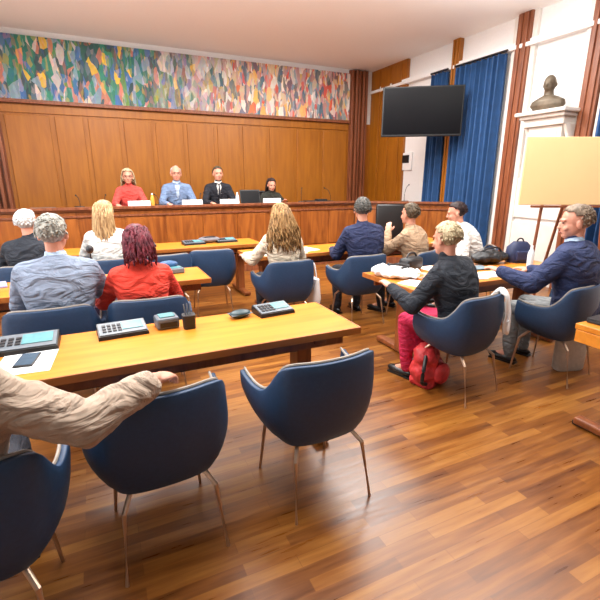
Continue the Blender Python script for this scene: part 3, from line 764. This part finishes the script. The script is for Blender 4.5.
def gooseneck(loc, rz, label, hgt=.33, group=None, fwd=.1, ball=.012):
    t = thing('desk_microphone', label, 'microphone', loc, rz, group)
    MB().box((0, 0, .02), (.11, .15, .04), bev=.01).build('base', M['bezel'], t)
    MB().tube(spline([(0, .03, .035), (0, .03, hgt * .5), (0, .03 - fwd * .4, hgt * .85), (0, .03 - fwd, hgt)], 5), .005, 8).build('gooseneck', M['dark'], t, True)
    MB().ell((0, .03 - fwd, hgt), (ball, ball * 1.3, ball * 1.2)).build('windscreen', M['black'], t, True)
    return t
gm = 'gooseneck microphones on the podium'
for x, rz, lb in ((.92, 200, 'black microphone on the podium beside the amber bottle'), (1.62, 160, 'black microphone on the podium between the two jacketed men'),
                  (-.25, 200, 'leftmost black microphone on the empty end of the podium'), (.12, 170, 'black microphone on the podium left of the coral jacket woman'),
                  (3.55, 150, 'black microphone on the podium just right of the dark haired woman'), (4.15, 210, 'black microphone on the podium near its bend')):
    gooseneck((x, 7.55, ZT), R(rz), lb, .2 if x < 2 else .28, gm, .14)
gooseneck((5.45, 6.85, ZT), R(120), 'black microphone on the angled wing of the podium', .34, gm, .2)
o = MB().box((0, 0, .025), (.5, .22, .05), bev=.01).box((.1, 0, .06), (.2, .16, .03), bev=.008).build('document_folder', M['black']); o.location = (3.85, 7.5, ZT); tag(o, 'dark folders lying on the podium at its right part', 'folder')
o = MB().box((0, 0, .015), (.34, .24, .03), bev=.006).build('document_folder', M['grey']); o.location = (-.75, 7.52, ZT); tag(o, 'grey folder lying on the far left of the podium', 'folder')

# ---------------------------------------------------------------- things on the tables
ZT = .74
def console(loc, rz, label, w=.26, d=.17, group='grey voting consoles on the tables'):
    t = thing('voting_console', label, 'console', loc, R(rz), group)
    bb = MB(); q = [(-w / 2, -d / 2), (w / 2, -d / 2), (w / 2, d / 2), (-w / 2, d / 2)]
    lo = [bb.b.verts.new((x, y, 0)) for x, y in q]; hi = [bb.b.verts.new((x * .97, y * .95, .022 if y < 0 else .05)) for x, y in q]
    bb.b.faces.new(lo[::-1]); bb.b.faces.new(hi)
    for k in range(4): bb.b.faces.new((lo[k], lo[(k + 1) % 4], hi[(k + 1) % 4], hi[k]))
    bb.build('housing', M['bezel'], t)
    sl_ = math.atan2(.028, d)
    MB().box((0, 0, .038), (w * .93, d * .86, .004), rx=sl_).build('face_plate', M['grey'], t)
    MB().box((w * .2, .01, .043), (w * .42, d * .55, .004), rx=sl_).build('display', M['teal'], t)
    bb = MB()
    for i in range(4):
        for j in range(3): bb.box((-w * .36 + i * w * .1, -.035 + j * .032, .0405 + (-.035 + j * .032) * math.tan(sl_) + .002), (w * .07, .02, .005), rx=sl_)
    k_ = bb.build('keypad', M['dark'], t)
    return t
console((-.44, 2.53, ZT), 0, 'grey console at the far left of the front table, beside a phone', .34, .2)
console((.05, 2.55, ZT), 4, 'grey console with teal display behind which the red jacket woman sits', .27, .17)
console((.99, 2.55, ZT), 6, 'grey console with teal display at the right end of the front table', .25, .16)
t = thing('microphone_base', 'small grey box unit on the front table left of the black cup', 'console', (.30, 2.56, ZT), R(5))
MB().box((0, 0, .035), (.13, .12, .07), bev=.012).build('housing', M['grey'], t)
MB().box((0, -.0, .073), (.09, .08, .006), bev=.002).build('top_plate', M['teal'], t)
MB().box((0, -.062, .03), (.1, .004, .03)).build('front_slot', M['bezel'], t)
t = thing('pen_cup', 'black pen cup on the front table with grey pens', 'cup', (.42, 2.48, ZT))
MB().loft([((0, 0, 0), .034, .034, None), ((0, 0, .085), .038, .038, None)], 4 * 5, p=5).build('cup_body', M['black'], t, True)
for i in range(3): MB().tube([(.01 * i - .01, .0, .02), (.02 * i - .025, .012 * i, .15)], .004, 6).build('pen', M['grey'], t)
t = thing('glasses_case', 'small dark teal case on the front table', 'case', (.76, 2.55, ZT), R(10))
MB().ell((0, 0, .025), (.075, .045, .025)).build('case_body', plain('dark_teal_case', (36, 62, 68), .4), t, True)
MB().box((0, -.0, .026), (.145, .086, .003)).build('seam', M['grey'], t)
o = MB().box((0, 0, .001), (.24, .30, .002)).build('paper_sheet', M['white']); o.location = (-.40, 2.31, ZT); o.rotation_euler = (0, 0, R(-4)); tag(o, 'white paper sheet on the front table under a phone', 'paper')
t = thing('smartphone', 'dark smartphone lying on the white sheet, front table', 'phone', (-.40, 2.32, ZT + .002), R(-8))
MB().box((0, 0, .005), (.085, .165, .009), bev=.003).build('phone_body', M['bezel'], t); MB().box((0, 0, .0102), (.076, .152, .001)).build('display', plain('phone_glass', (70, 88, 104), .15), t)
# second row
gooseneck((-.10, 3.95, ZT), 0, 'tall black gooseneck microphone between the grey suit man and the red jacket woman', .30, None, .03, .03)
t = thing('headset_box', 'blue grey device on the second row table, right of the red jacket woman', 'console', (.58, 4.15, ZT), R(8))
MB().box((0, 0, .025), (.2, .16, .05), bev=.012).build('housing', M['grey'], t); MB().ell((-.02, .06, .07), (.1, .05, .04)).build('cover', plain('blue_cover', (42, 84, 130), .5), t, True)
MB().box((.02, -.02, .053), (.12, .08, .004)).build('display', M['teal'], t)
o = MB().box((0, 0, .008), (.3, .22, .016), rz=.2, bev=.004).build('notebook', plain('pale_violet_notebook', (150, 150, 190), .5)); o.location = (-.92, 4.2, ZT); tag(o, 'pale violet notebook on the second row table at the left edge', 'notebook')
t = thing('handbag', 'dark purple handbag hanging from the table edge between two seated people', 'bag', (-.05, 3.66, .42))
MB().loft([((0, 0, 0), .12, .04, None), ((0, 0, .08), .14, .055, None), ((0, 0, .2), .11, .04, None)], 20, p=3).build('bag_body', M['purple'], t, True)
MB().tube(spline([(-.09, 0, .19), (-.06, 0, .30), (0, 0, .335), (.06, 0, .30), (.09, 0, .19)], 5), .008, 8).build('strap', M['purple'], t, True)
# last row
g3 = 'grey consoles on the last row table'
for x, y, lb in ((.5, 6.0, 'grey console on the last row table, nearest the woman in red'), (1.15, 5.95, 'grey console on the last row table behind an empty chair'), (1.62, 6.0, 'grey console at the right end of the last row table')):
    console((x, y, ZT), 5, lb, .3, .18, g3)
t = thing('laptop_bag', 'dark grey cloth bag lying on the last row table', 'bag', (1.38, 6.02, ZT)); MB().ell((0, 0, .045), (.16, .09, .045)).build('bag_body', plain('grey_bag_cloth', (110, 106, 110), .7, bump=.3), t, True); MB().tube(spline([(-.1, 0, .07), (-.04, -.06, .09), (.06, -.05, .09), (.1, 0, .07)], 4), .008, 6).build('strap', M['black'], t, True)
# papers by the curly haired woman
def paper(x, y, rz, label, w=.21, d=.297, z=ZT, m='white', n=1):
    o = MB().box((0, 0, .0015 * n), (w, d, .003 * n)).build('paper_sheet', M[m]); o.location = (x, y, z); o.rotation_euler = (0, 0, R(rz)); return tag(o, label, 'paper', None)
paper(1.70, 4.80, 8, 'white papers on the table left of the curly haired woman', .26, .34, n=3)
paper(2.12, 4.76, -6, 'white paper sheet just right of the curly haired woman', .3, .26, n=2)
paper(2.38, 4.9, 12, 'white paper lying between the curly haired woman and the navy jacket man', .21, .297)
console((2.18, 5.06, ZT), 4, 'grey console on the middle table right of the curly haired woman', .24, .14)
t = thing('telephone', 'dark small device on papers beside the curly haired woman', 'device', (2.16, 4.78, ZT + .006), R(20)); MB().box((0, 0, .008), (.07, .13, .014), bev=.003).build('device_body', M['bezel'], t); MB().box((0, 0, .0158), (.06, .11, .001)).build('display', M['grey'], t)
t = thing('shoulder_bag', 'white cloth bag hanging at the right side of the curly haired woman', 'bag', (2.07, 4.08, .28))
MB().loft([((0, 0, 0), .05, .10, None), ((0, 0, .06), .055, .12, None), ((0, 0, .28), .035, .1, None)], 18, p=3).build('bag_body', M['white'], t, True)
MB().tube(spline([(-.0, -.07, .27), (-.02, -.05, .44), (-.07, 0, .49), (-.02, .05, .44), (0, .07, .27)], 5), .008, 6).build('strap', M['white'], t, True)
# right table of bags and papers
t = thing('cloth_bag', 'crumpled white cloth bag on the left end of the right table', 'bag', (2.42, 3.12, ZT), R(20))
MB().ell((0, 0, .04), (.16, .2, .045)).ell((.05, -.12, .04), (.1, .12, .04)).ell((-.06, .1, .05), (.1, .1, .05)).build('bag_body', M['white'], t, True, 0, remesh(.012, 2, (.05, .05)))
MB().tube(spline([(.02, -.05, .08), (.08, -.1, .10), (.12, .02, .10), (.06, .1, .08)], 5), .009, 6).build('strap', M['black'], t, True)
t = thing('camera_bag', 'black bag on the table behind the white cloth bag', 'bag', (2.72, 3.26, ZT), R(20))
MB().box((0, 0, .07), (.26, .14, .13), bev=.035).build('bag_body', M['black'], t, True, 60); MB().tube(spline([(-.1, 0, .12), (-.05, 0, .17), (.05, 0, .17), (.1, 0, .12)], 4), .01, 6).build('handle', M['black'], t, True)
paper(2.42, 2.78, 20, 'white leaflet under the blonde woman\'s left elbow', .21, .297)
paper(3.02, 2.84, -14, 'white magazine near the edge between the blonde woman and suited man', .26, .32, n=4)
paper(3.32, 2.78, -6, 'open white booklet in front of the suited man', .3, .21, n=3)
paper(2.98, 3.2, 10, 'grey white sheet far side of the right table behind the blonde woman', .21, .297)
t = thing('tablet', 'blue grey tablet computer on the right table behind the magazine', 'tablet', (3.38, 3.06, ZT), R(-10)); MB().box((0, 0, .006), (.26, .19, .012), bev=.004).build('tablet_body', M['bezel'], t); MB().box((0, 0, .0125), (.24, .17, .001)).build('display', plain('tablet_glass', (132, 150, 160), .2), t)
t = thing('duffel_bag', 'black soft bag on the far right table behind the tablet', 'bag', (3.72, 3.2, ZT), R(-5))
MB().ell((0, 0, .07), (.24, .11, .07)).build('bag_body', M['black'], t, True, 0, remesh(.012, 2, (.05, .07))); MB().tube(spline([(-.15, 0, .12), (-.06, -.03, .17), (.06, -.03, .17), (.15, 0, .12)], 4), .01, 6).build('handle', M['black'], t, True)
t = thing('backpack', 'navy backpack standing on the right table left of the suited man', 'backpack', (4.08, 3.14, ZT), R(-20))
MB().loft([((0, 0, 0), .13, .08, None), ((0, 0, .05), .14, .09, None), ((0, 0, .16), .13, .08, None), ((0, 0, .22), .07, .045, None)], 20, p=2.8).build('bag_body', M['navy'], t, True)
MB().tube(spline([(-.04, 0, .21), (-.02, 0, .25), (.02, 0, .25), (.04, 0, .21)], 4), .008, 6).build('handle', M['black'], t, True); MB().box((0, -.09, .08), (.17, .03, .1), bev=.012).build('pocket', M['navy'], t)
bottle('water_bottle', (3.9, 2.86, ZT), M['glass'], 'clear water bottle on the right table beside the suited man', 'bottle')
t = thing('laptop', 'dark closed laptop at the right edge of the cut off table', 'laptop', (2.87, 1.425, ZT), R(4)); MB().box((0, 0, .011), (.34, .24, .02), bev=.006).build('keyboard_base', M['bezel'], t); MB().box((0, 0, .026), (.34, .24, .008), bev=.003).build('lid', M['dark'], t)
# scarf on the blonde woman's chair
t = thing('scarf', 'white scarf looped over the back of the blonde woman\'s chair', 'scarf', (2.44, 2.27, 0), R(12))
def ribbon(pts, w, bb):
    pts = spline(pts, 5); prev = None
    for i, p in enumerate(pts):
        d = (pts[min(i + 1, len(pts) - 1)] - pts[max(0, i - 1)]).normalized(); sd = d.cross(Vector((0, -1, .01))).normalized() * w
        if sd.length < 1e-5: sd = Vector((w, 0, 0))
        a = bb.b.verts.new(p + sd + Vector((0, .004 * math.sin(i), 0))); c = bb.b.verts.new(p - sd)
        if prev: bb.b.faces.new((prev[0], a, c, prev[1]))
        prev = (a, c)
bb = MB(); ribbon([(.08, -.12, .74), (.10, -.19, .815), (.11, -.245, .8), (.12, -.262, .70), (.13, -.255, .58), (.155, -.25, .50)], .022, bb)
ribbon([(.24, -.06, .72), (.262, -.11, .79), (.275, -.165, .77), (.275, -.20, .66), (.25, -.225, .56), (.2, -.25, .50), (.165, -.255, .52), (.15, -.262, .6)], .02, bb)
bb.build('scarf_cloth', M['white'], t, True, 0, [('SOLIDIFY', dict(thickness=.008, offset=0))])
# bags on the floor
t = thing('red_backpack', 'red backpack on the floor under the blonde woman\'s chair', 'backpack', (2.28, 2.44, 0), R(20)); t.scale = (1.25, 1.25, 1.25)
MB().ell((0, 0, .1), (.13, .1, .1)).ell((-.02, 0, .19), (.1, .08, .09)).box((0, 0, .03), (.2, .15, .06), bev=.02).build('bag_body', M['red'], t, True, 0, remesh(.01, 2, (.04, .06)))
MB().ell((.02, -.09, .09), (.09, .035, .07)).build('pocket', M['red'], t, True, 0, remesh(.01, 2, (.02, .05)))
MB().tube(spline([(-.09, -.03, .22), (-.16, -.06, .17), (-.17, -.06, .08), (-.1, -.05, .04)], 5), .012, 8).build('strap', M['black'], t, True)
t = thing('tote_bag', 'pale canvas tote bag on the floor beneath the suited man', 'bag', (3.58, 2.12, 0), R(-16))
MB().loft([((0, 0, 0), .12, .05, None), ((0, 0, .02), .13, .06, None), ((0, 0, .3), .15, .04, None)], 20, p=4).build('bag_body', plain('canvas', (190, 184, 172), .8, var=.1, bump=.2), t, True)
MB().tube(spline([(-.07, 0, .29), (-.05, 0, .38), (.05, 0, .38), (.07, 0, .29)], 5), .008, 6).build('handle', M['white'], t, True)
